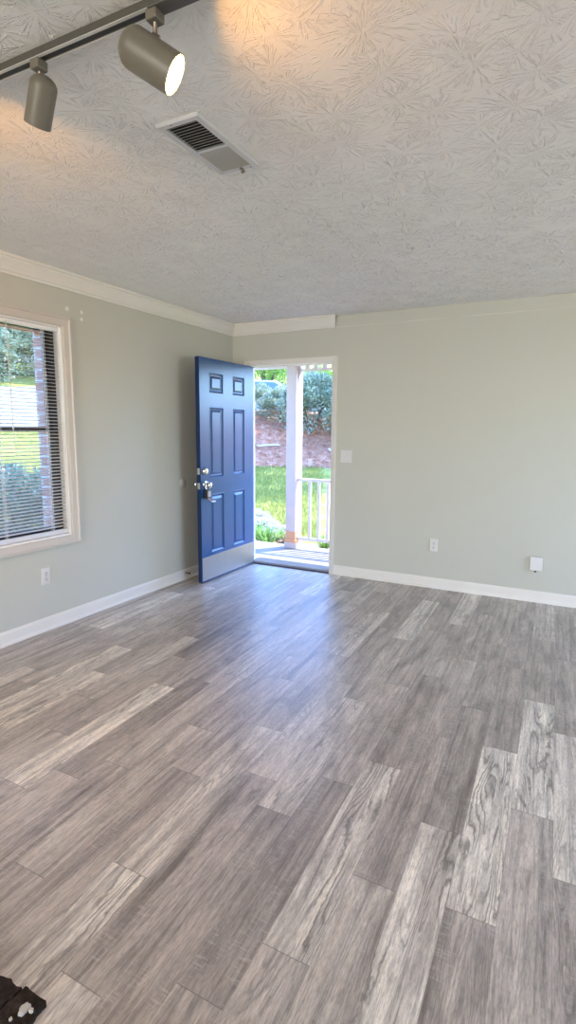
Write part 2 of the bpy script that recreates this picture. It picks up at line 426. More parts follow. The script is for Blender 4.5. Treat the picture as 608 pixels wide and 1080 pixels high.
# floor: one quad per plank; uv in metres, tone / random / light-figure flag per plank
def build_floor():
    W, L = .1435, .943
    fixed = {}
    def setp(k, y_top, tone, fig): fixed.setdefault(k, []).append((y_top, tone, fig))
    # planks read off the photograph: column, far end, tone, figure
    for k, yt, tone, fig in [
        (-1, -3.03, .82, 1), (-1, -2.09, .22, .2), (-1, -1.15, .30, .1), (-1, -.21, .40, .2),
        (0, -2.41, .88, 1), (0, -1.47, .20, .2), (0, -.53, .32, .2), (0, -3.355, .45, .3),
        (1, -1.855, .86, 1), (1, -.91, .30, .2), (1, .03, .62, .5), (1, -2.80, .50, .3), (1, -3.74, .45, .2),
        (2, -2.14, .80, .4), (2, -1.2, .28, .1), (2, -3.08, .34, .4), (2, -.26, .35, .2),
        (-3, -2.765, .80, 1), (-3, -1.82, .16, .1), (-3, -.88, .42, .2), (-3, .06, .86, .4), (-3, -3.71, .42, .4),
        (-2, -3.37, .52, .3), (-2, -2.43, .24, .1), (-2, -1.49, .36, .2), (-2, -.55, .44, .2),
        (-4, -2.02, .40, .2), (-4, -2.96, .12, .0), (-4, -3.90, .30, .1), (-4, -1.08, .34, .1), (-4, -.14, .30, .1),
        (-5, -2.29, .62, .6), (-5, -.40, .84, .3), (-5, -1.35, .50, .3), (-5, -3.23, .20, 0), (-5, -4.17, .38, .2),
        (-6, -3.08, .34, .2), (-6, -4.02, .66, .2), (-6, -2.14, .55, .2),
        (-7, -3.69, .80, .9), (-7, -2.75, .68, .4), (-7, -1.81, .40, .2), (-7, -.86, .74, .8),
        (-8, -3.2, .22, 0), (-8, -2.26, .40, .1), (-9, -2.9, .48, .2), (-9, -3.84, .30, .1), (-10, -3.3, .42, .2), (-10, -2.36, .50, .1),
        (-11, -2.5, .22, .1), (-11, -3.4, .46, .2),
        (-12, -2.64, .88, .9), (-12, -1.7, .40, .2), (-13, -2.3, .30, 0), (-13, -3.2, .5, .2),
        (-14, -2.0, .62, .3), (-14, -2.95, .32, .2), (-16, -2.35, .82, .7), (-16, -1.41, .34, .1), (-19, -1.24, .84, .6), (-19, -2.18, .36, .2),
        (-15, -1.75, .30, .1), (-17, -1.1, .44, .2), (-18, -1.9, .48, .2)]:
        setp(k, yt, tone, fig)
    bm = bmesh.new(); uvl = bm.loops.layers.uv.new('plank'); cl = bm.loops.layers.float_color.new('tone')
    rng = random.Random(11)
    prev = 0
    for k in range(-23, 32):
        u0 = 2.845 + W * k
        ref = fixed[k][0][0] if k in fixed else (prev + rng.choice((.27, .36, .45, .58)))
        prev = ref
        ph = ref % L
        for j in range(-10, 3):
            y1 = ph + j * L; y0 = y1 - L
            tone = None
            for (yt, tn, fg) in fixed.get(k, []):
                if abs(yt - y1) < .2: tone, fig = tn, fg
            if tone is None:
                tone = rng.choice((.18, .26, .32, .36, .40, .46, .5, .6)) + rng.uniform(-.04, .04)
                fig = rng.choice((.1, .2, .3))
                if rng.random() < .13: tone, fig = .8, .9
            r = rng.random()
            quad = [(u0, y0, 0, 0), (u0 + W, y0, W, 0), (u0 + W, y1, W, L), (u0, y1, 0, L)]
            f = bm.faces.new([bm.verts.new((u - .03 * y, y, 0)) for u, y, _, _ in quad])
            for lp, (_, _, a, c) in zip(f.loops, quad):
                lp[uvl].uv = (a, c); lp[cl] = (tone, r, fig, 1)
    for co, no in (((0, 0, 0), (-1, 0, 0)), ((XR, 0, 0), (1, 0, 0)), ((0, .02, 0), (0, 1, 0)), ((0, REAR_Y, 0), (0, -1, 0))):
        bmesh.ops.bisect_plane(bm, geom=bm.verts[:] + bm.edges[:] + bm.faces[:], plane_co=co, plane_no=no, clear_outer=True)
    me = bpy.data.meshes.new('floor'); bm.to_mesh(me); bm.free(); me.materials.append(M['floor'])
    o = bpy.data.objects.new('floor', me); COL.objects.link(o); struct(o)
build_floor()
struct(box(-.1, XR, REAR_Y, .0, -.12, -.004).build('floor_slab', M['concrete']))

# mouldings
CR = [(0, -.105), (.012, -.105), (.016, -.092), (.024, -.086), (.030, -.072), (.046, -.050), (.062, -.030), (.066, -.018), (.076, -.014), (.076, 0), (0, 0)]
struct(MB().extrude([(x, 0, z) for x, z in CR], (0, 0, H), (0, REAR_Y, H)).build('trim_1', M['trim'], smooth=False))
b = MB(); b.loops([[(0, -x, H + z) for x, z in CR], [(1.128 + x * .45, -x, H + z) for x, z in CR]]); struct(b.build('trim_2', M['trim']))
BB = [(0, 0), (.020, 0), (.019, .012), (.013, .020), (.012, .026), (.012, .078), (.006, .094), (0, .095)]
struct(MB().extrude([(x, 0, z) for x, z in BB], (0, 0, 0), (0, REAR_Y, 0)).build('baseboard_left', M['trim']))
bb = MB(); bb.extrude([(0, -x, z) for x, z in BB], (1.162, 0, 0), (XR, 0, 0)); bb.extrude([(0, -x, z) for x, z in BB], (0, 0, 0), (.118, 0, 0))
struct(bb.build('baseboard_back', M['trim']))
struct(MB().extrude([(-x, 0, z) for x, z in BB], (XR, 0, 0), (XR, REAR_Y, 0)).build('baseboard_right', M['trim']))

# door lining and casing (trim_3), threshold (trim_4)
b = MB()
b.box(DX0 - .02, DX0, -.0, .09, 0, DZ + .02); b.box(DX1, DX1 + .02, -.0, .09, 0, DZ + .02); b.box(DX0 - .02, DX1 + .02, -.0, .09, DZ, DZ + .02)
b.box(DX0, DX0 + .012, .052, .085, 0.02, DZ); b.box(DX1 - .012, DX1, .052, .085, 0.02, DZ); b.box(DX0, DX1, .052, .085, DZ - .012, DZ)
struct(b.build('trim_3', M['jamb'], bevel=.002))
CP = [(0, 0), (0, .010), (.010, .013), (.032, .016), (.036, .021), (.046, .021), (.046, 0)]      # (across from the opening, off the wall)
b = MB()
b.loops([[(DX1 + .004 + a, -o_, 0) for a, o_ in CP], [(DX1 + .004 + a, -o_, DZ + .004 + a) for a, o_ in CP],
         [(DX0 - .004 - a, -o_, DZ + .004 + a) for a, o_ in CP], [(DX0 - .004 - a, -o_, 0) for a, o_ in CP]])
struct(b.build('trim_4', M['trim']))
b = MB(); b.box(DX0, DX1, -.012, .012, 0, .014); struct(b.build('trim_5', M['sill'], bevel=.003))
b = MB(); b.box(DX0, DX1, .012, .19, -.09, .022); struct(b.build('trim_6', M['concrete'], bevel=.006))

# ------------------------------------------------------------------ entry door leaf, open at right angles
door = thing('door_1', (.228, -.01, 0), 'blue six-panel entry door standing open against the grey wall', 'door', kind='structure')
FX, BX = .250, .206
y0, y1, z0, z1 = -.910, -.008, .012, 2.022
PY = [(-.765, -.545), (-.392, -.178)]
PZ = [(.262, .810), (.960, 1.600), (1.722, 1.898)]
def panel_face(b, X, sgn):
    ys = sorted([y0, y1] + [v for p in PY for v in p]); zs = sorted([z0, z1] + [v for p in PZ for v in p])
    for i in range(len(ys) - 1):
        for j in range(len(zs) - 1):
            cy, cz = (ys[i] + ys[i + 1]) / 2, (zs[j] + zs[j + 1]) / 2
            if any(a < cy < c for a, c in PY) and any(a < cz < c for a, c in PZ): continue
            b.face([(X, ys[i], zs[j]), (X, ys[i + 1], zs[j]), (X, ys[i + 1], zs[j + 1]), (X, ys[i], zs[j + 1])])
    for a, c in PY:
        for e, g in PZ:
            rings = []
            for ins, dep in ((0, 0), (.007, -.001), (.018, .010), (.028, .011), (.048, .003)):
                x = X - sgn * dep
                rings.append([(x, a + ins, e + ins), (x, c - ins, e + ins), (x, c - ins, g - ins), (x, a + ins, g - ins)])
            b.loops(rings, True, False, True)
b = MB(); panel_face(b, FX, 1); panel_face(b, BX, -1)
for f in ([(FX, y1, z0), (BX, y1, z0), (BX, y1, z1), (FX, y1, z1)], [(FX, y0, z1), (BX, y0, z1), (BX, y1, z1), (FX, y1, z1)], [(FX, y0, z0), (BX, y0, z0), (BX, y1, z0), (FX, y1, z0)],
          [(FX, y0, z0), (BX, y0, z0), (BX, y0, z1), (FX, y0, z1)]):
    b.face(f)
bmesh.ops.remove_doubles(b.bm, verts=b.bm.verts, dist=.0004)
b.build('panelled_leaf', M['blue'], door)
box(BX + .003, FX - .003, y0 - .0015, y0, z0 + .01, z1 - .004).build('leaf_edge', M['blue_edge'], door)
box(FX, FX + .0022, y0 + .006, y1 - .012, .020, .236).build('kick_plate', M['steel'], door, bevel=.0008)
box(BX, FX, y0 + .004, y1 - .004, .002, .012).build('bottom_sweep', M['slot'], door)
# dead bolt
b = MB(); b.lathe((FX, -.852, 1.028), (1, 0, 0), [(0, .033), (.006, .033), (.012, .030), (.022, .026), (.026, .022), (.026, .012), (.027, .010), (.027, 0.0004)], 28)
db = b.build('deadbolt', M['chrome'], door, smooth=True)
b = MB(); b.lathe((BX, -.852, 1.028), (-1, 0, 0), [(0, .033), (.010, .031), (.014, .012), (.016, .0005)], 28); b.box(BX - .040, BX - .014, -.857, -.847, 1.012, 1.044)
b.build('thumb_turn', M['chrome'], door, smooth=True)
box(BX + .008, FX - .008, y0 - .003, y0 - .0015, 1.000, 1.056).build('bolt_plate', M['chrome'], door)
box(BX + .008, FX - .008, y0 - .003, y0 - .0015, .868, .924).build('latch_plate', M['chrome'], door)
KN = [(0, .033), (.005, .033), (.010, .024), (.013, .013), (.030, .012), (.036, .020), (.044, .026), (.054, .0275), (.062, .024), (.067, .014), (.068, .0005)]
b = MB(); b.lathe((FX, -.848, .905), (1, 0, 0), KN, 28); b.build('knob', M['chrome'], door, smooth=True)
b = MB(); b.lathe((BX, -.848, .905), (-1, 0, 0), KN, 28); b.build('knob', M['chrome'], door, smooth=True)
for hz in (.25, 1.03, 1.80):
    b = MB(); b.lathe((.203, -.004, hz - .045), (0, 0, 1), [(0, .0005), (0, .007), (.09, .007), (.09, .0005)], 14); b.box(.2005, .204, -.004, .03, hz - .045, hz + .045)
    b.build('hinge', M['chrome'], door)
# key lock box hanging from the knob
lb = thing('key_lockbox', (.285, -.848, .77), 'small black key lockbox with open silver flap hanging from the blue door knob', 'lockbox')
box(.2535, .298, -.882, -.820, .782, .868).build('body', M['black'], lb, bevel=.006, seg=3)
b = MB(); pts = []
for k in range(13):
    a = PI * k / 12; pts.append((.279, -.8485 + .026 * math.cos(a), .900 + .030 * math.sin(a)))
pts = [(.279, -.8225, .862)] + pts + [(.279, -.8745, .862)]
b.tube(pts, .0042, 10); b.build('shackle', M['chrome'], lb, smooth=True)
b = MB(); b.obox((.318, -.846, .772), (.82, 0, -.57), (0, 1, 0), (.57, 0, .82), .058, .056, .010); b.build('flap', M['chrome'], lb, bevel=.003)
box(.298, .3005, -.872, -.830, .800, .852).build('key_pad', M['steel'], lb, bevel=.001)

# ------------------------------------------------------------------ window in the side wall
win = thing('window_1', (0, -2.61, WZ0), 'double-hung window with dark frame and cream casing in the side wall', 'window', kind='structure')
WP = [(0, 0), (0, .012), (.008, .016), (.044, .018), (.049, .026), (.060, .026), (.062, .022), (.062, 0)]
b = MB(); e_ = .003
CN = [(WY1 + e_, WZ0 - e_, 1, -1), (WY1 + e_, WZ1 + e_, 1, 1), (WY0 - e_, WZ1 + e_, -1, 1), (WY0 - e_, WZ0 - e_, -1, -1)]
RG = [[(o_, y_ + sy * a, z_ + sz * a) for a, o_ in WP] for y_, z_, sy, sz in CN]
b.loops(RG + [RG[0]], True, False, False)
bmesh.ops.remove_doubles(b.bm, verts=b.bm.verts, dist=.0002)
b.build('window_casing', M['window_trim'], win)
b = MB(); b.box(-.13, 0, WY1 - .008, WY1, WZ0, WZ1); b.box(-.13, 0, WY0, WY0 + .008, WZ0, WZ1); b.box(-.13, 0, WY0, WY1, WZ1 - .008, WZ1); b.box(-.13, .004, WY0, WY1, WZ0 - .004, WZ0 + .008)
b.build('jamb_lining', M['jamb'], win)
fw_ = .034
b = MB(); ya, yb, za, zb = WY0 + .008, WY1 - .008, WZ0 + .008, WZ1 - .008
b.box(-.125, -.072, yb - fw_, yb, za, zb); b.box(-.125, -.072, ya, ya + fw_, za, zb); b.box(-.125, -.072, ya, yb, zb - .012, zb); b.box(-.125, -.072, ya, yb, za, za + fw_ * .6)
b.build('window_frame', M['bronze'], win, bevel=.002)
def sash(name, zlo, zhi, xf, low):
    s = .034
    b = MB(); y_a, y_b = ya + fw_, yb - fw_
    b.box(xf - .02, xf, y_b - s, y_b, zlo, zhi); b.box(xf - .02, xf, y_a, y_a + s, zlo, zhi); b.box(xf - .02, xf, y_a, y_b, zhi - (s if low else .012), zhi); b.box(xf - .02, xf, y_a, y_b, zlo, zlo + s)
    o = b.build('sash', M['bronze'], win, bevel=.002)
    box(xf - .012, xf - .008, y_a + s, y_b - s, zlo + s, zhi - s).build('pane', M['glass'], o, org=win.location)
sash('upper', 1.372, zb - .012, -.100, False); sash('lower', za + .02, 1.408, -.076, True)
box(-.078, -.068, -2.66, -2.60, 1.404, 1.418).build('sash_lock', M['chrome'], win)

# mini blind
bl = thing('window_blind', (-.03, -2.61, WZ1), 'white mini blind with open slats hanging in the side window', 'blind')
yA, yB = WY0 + .014, WY1 - .014
box(-.048, -.020, yA, yB, WZ1 - .036, WZ1 - .009).build('headrail', M['headrail'], bl, bevel=.002)
b = MB(); tilt = math.radians(-11); w = .0125; zz = WZ1 - .055; n = 0
while zz > WZ0 + .052:
    dx, dz = math.cos(tilt) * w, math.sin(tilt) * w
    top = [(-.034 - dx, zz + dz * -1), (-.034, zz + .0016), (-.034 + dx, zz + dz)]
    rings = [[(x, y, z) for x, z in top] + [(x, y, z - .0012) for x, z in top[::-1]] for y in (yA, yB)]
    b.loops(rings); zz -= .0232; n += 1
b.build('slats', M['slat'], bl)
box(-.046, -.022, yA, yB, WZ0 + .010, WZ0 + .040).build('bottom_rail', M['bottomrail'], bl, bevel=.003)
for yy in (-2.255, -2.61, -2.97):
    b = MB()
    for xx in (-.048, -.020): b.box(xx - .0009, xx + .0009, yy - .0009, yy + .0009, WZ0 + .03, WZ1 - .03)
    b.box(-.036, -.033, yy - .0012, yy + .0012, WZ0 + .03, WZ1 - .03)
    b.build('ladder_cord', M['cord'], bl)
b = MB(); b.tube([(-.012, -2.535, WZ1 - .03), (-.008, -2.535, WZ1 - .06), (-.007, -2.533, 1.25)], .0035, 6); b.build('tilt_wand', M['clear'], bl)

# ------------------------------------------------------------------ wall fittings
def outlet(loc, normal, label):
    nx, ny = normal
    t = thing('wall_outlet', loc, label, 'outlet')
    sx, sy = (-ny, nx)
    L = Vector(loc); Nn = Vector((nx, ny, 0)); S = Vector((sx, sy, 0)); Z = Vector((0, 0, 1))
    b = MB(); b.obox(L + Nn * .0045, S, Nn, Z, .072, .009, .116); b.build('cover_plate', M['plastic'], t, bevel=.003)
    for s in (-1, 1):
        b = MB(); b.obox(L + Nn * .010 + Z * (s * .021), S, Nn, Z, .036, .004, .030)
        r = b.build('receptacle', M['plastic'], t, bevel=.003)
        b = MB()
        for d in (-.007, .007): b.obox(L + Nn * .0122 + Z * (s * .021 + .003) + S * d, S, Nn, Z, .003, .001, .010)
        b.obox(L + Nn * .0122 + Z * (s * .021 - .009), S, Nn, Z, .006, .001, .005)
        b.build('slots', M['slot'], r, org=L)
    b = MB(); b.lathe(L + Nn * .009, Nn, [(0, .003), (.0012, .003), (.0015, .0003)], 10); b.build('screw', M['steel'], t)
outlet((2.124, 0, .392), (0, -1), 'white duplex outlet low on the back wall, midway between doorway and cable box')
outlet((0, -2.370, .386), (1, 0), 'white duplex outlet on the side wall below the window corner')
sw = thing('light_switch', (1.268, 0, 1.155), 'white double light switch plate on the wall beside the doorway', 'switch')
box(1.211, 1.325, -.007, 0, 1.097, 1.213).build('cover_plate', M['plastic'], sw, bevel=.003)
for xx in (1.245, 1.291):
    b = MB(); b.loops([[(xx - .0165, -.007, 1.122), (xx + .0165, -.007, 1.122), (xx + .0165, -.007, 1.188), (xx - .0165, -.007, 1.188)],
                       [(xx - .0155, -.008, 1.123), (xx + .0155, -.008, 1.123), (xx + .0155, -.0125, 1.187), (xx - .0155, -.0125, 1.187)]])
    b.build('rocker', M['plastic'], sw, bevel=.001)
cx = thing('cable_box', (2.967, 0, .325), 'protruding white cable wall box low on the back wall, far from the doorway', 'wall box')
box(2.919, 3.015, -.030, 0, .268, .384).build('cover', M['plastic'], cx, bevel=.005, seg=3)
b = MB(); b.lathe((2.962, -.018, .270), (0, -.2, -1), [(0, .009), (.010, .008), (.012, .005), (.018, .0045), (.018, .0004)], 12); b.build('cable_socket', M['slot'], cx)
bp = thing('wall_bumper', (0, -.85, .903), 'round clear vinyl bumper stuck on the side wall behind the door knob', 'door bumper')
b = MB(); b.lathe((0, -.85, .903), (1, 0, 0), [(0, .045), (.003, .045), (.006, .040), (.007, .030), (.010, .024), (.011, .0005)], 28); b.build('disc', M['clear'], bp, smooth=True)
ds = thing('door_stop', (.013, -.855, .062), 'small spring door stop screwed into the side baseboard', 'door stop')
b = MB(); pts = [(.013 + .045 * k / 60, -.855 + .006 * math.cos(k * 1.05), .062 + .006 * math.sin(k * 1.05)) for k in range(61)]; b.tube(pts, .0014, 6); b.build('spring', M['stem'], ds, smooth=True)
b = MB(); b.lathe((.056, -.855, .062), (1, 0, 0), [(0, .0004), (0, .008), (.010, .008), (.013, .005), (.013, .0004)], 14); b.build('tip', M['slot'], ds, smooth=True)

# ------------------------------------------------------------------ ceiling vent
vt = thing('ceiling_vent', (1.9, -3.02, H), 'white rectangular air vent with two louvre sections on the ceiling', 'vent')
vx0, vx1, vy0, vy1 = 1.808, 1.994, -3.226, -2.822
b = MB()
def ring4(i, z): return [(vx0 + i, vy0 + i, z), (vx1 - i, vy0 + i, z), (vx1 - i, vy1 - i, z), (vx0 + i, vy1 - i, z)]
b.loops([ring4(0, H), ring4(0, H - .004), ring4(.006, H - .010), ring4(.027, H - .010), ring4(.029, H - .002)], True, False, False)
b.box(vx0 + .028, vx1 - .028, -3.020, -3.008, H - .010, H - .001)
b.build('frame', M['vent'], vt)
box(vx0 + .026, vx1 - .026, vy0 + .026, vy1 - .026, H - .0015, H - .0005).build('duct_opening', M['duct'], vt)
def louvres(ya_, yb_, sgn, mat, wd=.013):
    b = MB(); n = 11
    for k in range(n):
        y = ya_ + (yb_ - ya_) * (k + .5) / n
        b.obox(((vx0 + vx1) / 2, y, H - .0065), (1, 0, 0), Vector((0, math.cos(.72), sgn * math.sin(.72))), Vector((0, -sgn * math.sin(.72), math.cos(.72))), vx1 - vx0 - .056, wd, .0008)
    b.build('louvres', mat, vt)
louvres(vy0 + .029, -3.020, 1, M['louvre'], .009); louvres(-3.008, vy1 - .029, -1, M['louvre'], .0155)
b = MB(); b.box(1.916, 1.924, vy1 - .026, vy1 - .006, H - .018, H - .010); b.box(1.913, 1.927, vy1 - .012, vy1 - .004, H - .024, H - .014); b.build('lever', M['stem'], vt, bevel=.001)
for yy in (vy0 + .013, vy1 - .013):
    b = MB(); b.lathe((1.870 if yy < -3 else 1.96, yy, H - .0095), (0, 0, -1), [(0, .004), (.002, .0035), (.0022, .0003)], 10); b.build('screw', M['stem'], vt)

# ------------------------------------------------------------------ track lighting
TY = -3.660; TA = math.radians(.9)
tr = thing('light_track', (1.6, TY, H), 'greige track rail on the ceiling carrying two spotlights', 'track light')
XA, XB = .70, 2.175
ty = lambda x: TY + (x - 1.76) * math.tan(TA)
b = MB()
def rail(b, d0, d1, z0_, z1_, x0=XA, x1=XB):
    b.loops([[(x, ty(x) + d, z) for d, z in ((d0, z0_), (d1, z0_), (d1, z1_), (d0, z1_))] for x in (x0, x1)])
rail(b, -.017, -.009, H - .020, H); rail(b, .009, .017, H - .020, H); rail(b, -.009, .009, H - .004, H)
b.build('channel', M['track'], tr, bevel=.0008)
b = MB(); rail(b, -.0168, -.0078, H - .0212, H - .0198); rail(b, .0118, .0168, H - .0212, H - .0198); b.build('lips', M['trackedge'], tr)
b = MB(); rail(b, -.0078, .0118, H - .0190, H - .0178); b.build('slot', M['trackslot'], tr)
b = MB(); rail(b, -.020, .020, H - .024, H, XB, XB + .20); b.build('power_feed', M['track'], tr, bevel=.003)

def spot(S, az, el, R, lf, lb, adx, label, bulb):
    a = Vector((math.cos(el) * math.cos(az), math.cos(el) * math.sin(az), math.sin(el)))
    nn = (Vector((0, 0, 1)) - a * a.z).normalized()
    S = Vector(S); c = S - nn * R
    t = thing('track_spotlight', (adx, ty(adx), H - .02), label, 'spotlight')
    yy = ty(adx)
    b = MB(); b.box(adx - .017, adx + .017, yy - .016, yy + .020, H - .046, H - .019); ad = b.build('adapter', M['head'], t, bevel=.004)
    dp = S.copy(); dp.z = S.z
    b = MB(); b.tube([(adx, yy + .002, H - .044), (S.x, S.y, S.z + .004), S - nn * .004], .0058, 12); b.lathe(S + nn * .002 - a * .009, a, [(0, .0004), (0, .008), (.018, .008), (.018, .0004)], 12)
    b.build('swivel_stem', M['stem'], t, smooth=True)
    D = R * .75
    prof = [(-lb - D, .0004)] + [(-lb - D * math.cos(k * PI / 2 / 9), R * math.sin(k * PI / 2 / 9)) for k in range(1, 10)] + [(lf, R), (lf + .0005, R - .001), (lf, R - .0025)]
    b = MB(); b.lathe(c, a, prof, 48); b.build('shade', M['head'], t, smooth=True)
    b = MB(); b.lathe(c, a, [(lf - .0005, R - .0022), (lf - .06, R - .003), (lf - .06, .0004)], 48); b.build('reflector', M['inner'], t, smooth=True)
    rb = R * .84
    b = MB(); b.lathe(c, a, [(lf - .055, .012), (lf - .045, rb * .5), (lf - .018, rb), (lf - .009, rb), (lf - .003, rb * .8), (lf, rb * .45), (lf + .001, .0004)], 32, True); b.build('bulb', bulb, t, smooth=True)
spot((2.1773, -3.645, 2.3661), math.radians(30.1), math.radians(-30.2), .0482, .083, .032, 2.183, 'lit spotlight with its glowing open end in view, near the power feed', M['bulb'])
spot((1.7638, -3.652, 2.3934), math.radians(162), math.radians(-53), .0368, .1235, -.0240, 1.765, 'spotlight pointing down and away, only its greige back shell in view', M['bulb2'])

# ------------------------------------------------------------------ brick hearth corner by the camera
he = thing('brick_hearth', (1.75, -4.6, 0), 'dark brown brick hearth corner with a pale mortar splash on the floor', 'hearth')
rng = random.Random(5)
def rough_brick(b, x0, x1, y0_, y1_, z1_, amp=.006, n=10):
    nx, ny = max(2, int((x1 - x0) / .012)), max(2, int((y1_ - y0_) / .012))
    def pz(x, y, z):
        v = mnoise.noise_vector(Vector((x * 45, y * 45, z * 45))) + .6 * mnoise.noise_vector(Vector((x * 110, y * 110, z * 110 + 5)))
        return (x + v.x * amp, y + v.y * amp, max(.0005, z + v.z * amp * .6))
    g = {}
    for i in range(nx + 1):
        for j in range(ny + 1):
            x = x0 + (x1 - x0) * i / nx; y = y0_ + (y1_ - y0_) * j / ny
            g[i, j] = b.bm.verts.new(pz(x, y, z1_))
    for i in range(nx):
        for j in range(ny): b.bm.faces.new((g[i, j], g[i + 1, j], g[i + 1, j + 1], g[i, j + 1]))
    edge = [(i, 0) for i in range(nx)] + [(nx, j) for j in range(ny)] + [(i, ny) for i in range(nx, 0, -1)] + [(0, j) for j in range(ny, 0, -1)]
    low = {e: b.bm.verts.new((g[e].co.x, g[e].co.y, .0003)) for e in edge}
    for p, q_ in zip(edge, edge[1:] + edge[:1]): b.bm.faces.new((g[p], low[p], low[q_], g[q_]))
b = MB()
for k in range(8):
    xb = 2.148 - .084 * k
    for r, (ya_, yb_) in enumerate(((-4.315, -4.106), (-4.53, -4.322), (-4.75, -4.537), (-4.96, -4.757))):
        rough_brick(b, xb - .078, xb, ya_ + rng.uniform(-.004, .004), yb_ + rng.uniform(-.006, .004), .018 + rng.uniform(-.002, .002))
b.build('bricks', M['hearth'], he)
box(1.48, 2.146, -4.96, -4.116, .0004, .011).build('mortar', M['mortar'], he)
b = MB()
def blob(cx_, cy_, rx, ry, seed):
    P = []
    for k in range(22):
        a = 2 * PI * k / 22; r = 1 + .45 * mnoise.noise(Vector((math.cos(a) * 1.6, math.sin(a) * 1.6, seed)))
        P.append((cx_ + rx * r * math.cos(a), cy_ + ry * r * math.sin(a)))
    b.loops([[(x, y, .016) for x, y in P], [(x, y, .0235) for x, y in P], [(cx_ + (x - cx_) * .7, cy_ + (y - cy_) * .7, .0255) for x, y in P]])
blob(2.119, -4.142, .011, .015, 1.3); blob(2.136, -4.136, .006, .005, 4.1); blob(2.112, -4.172, .004, .004, 7.7)
b.build('mortar_splash', M['splash'], he)

# ------------------------------------------------------------------ added unseen windows round the side and rear fill lights
r3 = thing('added_window_side', (XR, -1.7, 1.3), 'unseen window added in the side wall facing the blind, round the side fill light', 'window', kind='structure')
b = MB()
for ya_ in (-2.8, -1.725, -.65): b.box(XR + .05, XR + .1, ya_, ya_ + .05, .30, 2.08)
for za_ in (.30, 1.165, 2.03): b.box(XR + .05, XR + .1, -2.8, -.6, za_, za_ + .05)
b.build('window_frame', M['jamb'], r3)
r2 = thing('added_window_rear', (2.6, REAR_Y, 1.2), 'unseen wide window added in the rear wall round the rear fill light', 'window', kind='structure')  # unseen, added to go with the rear fill light
b = MB()
for xx in (.9, 2.575, 4.25): b.box(xx, xx + .05, REAR_Y - .09, REAR_Y - .04, .12, 2.25)
b.box(.9, 4.3, REAR_Y - .09, REAR_Y - .04, 2.20, 2.25); b.box(.9, 4.3, REAR_Y - .09, REAR_Y - .04, .12, .18)
b.build('window_frame', M['jamb'], r2)

# ------------------------------------------------------------------ porch
PZ0 = -.10
struct(box(-.6, 4.6, .19, 1.46, -.30, PZ0).build('porch_floor', M['concrete'], bevel=.01))
struct(box(-.8, 4.8, .16, 1.44, 2.36, 2.50).build('porch_roof', M['porchwhite']))
struct(box(-.8, 4.8, 1.24, 1.42, 2.215, 2.36).build('porch_beam', M['porchwhite']))
fz = thing('porch_frieze', (1.3, 1.30, 2.12), 'white fretwork frieze with square holes under the porch beam', 'frieze')
b = MB(); fx0, fx1 = .085, 2.4
b.box(fx0, fx1, 1.285, 1.315, 2.188, 2.215); b.box(fx0, fx1, 1.285, 1.315, 2.105, 2.132)
x = fx0
while x < fx1: b.box(x, x + .052, 1.287, 1.313, 2.132, 2.188); x += .115
b.build('fretwork', M['porchwhite'], fz)
b = MB(); b.box(-.75, -.035, 1.285, 1.315, 2.15, 2.215); b.build('rail', M['porchwhite'], fz)
po = thing('porch_post', (.035, 1.30, PZ0), 'white square porch post with peeling orange patch above its base', 'post')
box(-.030, .105, 1.235, 1.425, PZ0 + .10, 2.215).build('shaft', M['post'], po, bevel=.006)
box(-.046, .121, 1.219, 1.435, PZ0, PZ0 + .115).build('base', M['post'], po, bevel=.01)
b = MB(); b.box(-.040, .115, 1.225, 1.430, 2.165, 2.214); b.build('capital', M['porchwhite'], po, bevel=.006)
b = MB()
prof = [(.105, 2.10)] + [(.105 + .05 * (1 - math.cos(k * PI / 16)), 2.10 - .22 * (1 - math.sin(k * PI / 16))) for k in range(8, -1, -1)]
b.loops([[(x_, y_, z_) for x_, z_ in prof] for y_ in (1.285, 1.315)]); b.build('bracket', M['porchwhite'], po)
rl = thing('porch_railing', (1.1, 1.30, PZ0), 'white porch railing with square balusters beside the post', 'railing')
box(.100, 2.35, 1.270, 1.330, .765, .800).build('top_rail', M['porchwhite'], rl, bevel=.006)
box(.100, 2.35, 1.280, 1.320, .012, .052).build('bottom_rail', M['porchwhite'], rl, bevel=.004)
x = .262
while x < 2.3:
    box(x, x + .032, 1.282, 1.318, .050, .768).build('baluster', M['porchwhite'], rl, bevel=.002); x += .124

# ------------------------------------------------------------------ ground outside
def interp(T_, d):
    for (a, za_), (b_, zb_) in zip(T_, T_[1:]):
        if d <= b_:
            f = (d - a) / (b_ - a); f = f * f * (3 - 2 * f) * .5 + f * .5
            return za_ + (zb_ - za_) * f
    return T_[-1][1]
PD = [(0, -.25), (1.9, -.25), (3, -.15), (5, .15), (7, .52), (8, 1.0), (9.2, 1.62), (12, 2.0), (16, 2.1), (24, 3.0), (45, 8.5)]
PW = [(0, -.25), (2, -.2), (5, .25), (7, .72), (9, 1.38), (11, 2.5), (12.5, 2.95), (20, 3.5), (45, 8.5)]
def ss(a, b, x): t = max(0, min(1, (x - a) / (b - a))); return t * t * (3 - 2 * t)
def zone(x, y):
    px, py = max(0, -x - .25), max(0, y - .26)
    d = math.hypot(px, py); w = ss(.52, .90, math.atan2(px, py)) if d > 1e-6 else (0 if y > 0 else 1)
    return d, w
def ground(x, y):
    d, w = zone(x, y)
    dip = -.36 * ss(2.6, 1.7, abs(x + 7.3) - 1.2) * ss(1.6, .9, abs(y - 13.6) - .6)      # level parking bay cut into the slope
    return dip + interp(PD, d) * (1 - w) + interp(PW, d) * w + .05 * mnoise.noise(Vector((x * .6, y * .6, 0))) * min(1, d / 3)
LAWN, BANK, GRASS, FAR = [], [], [], []
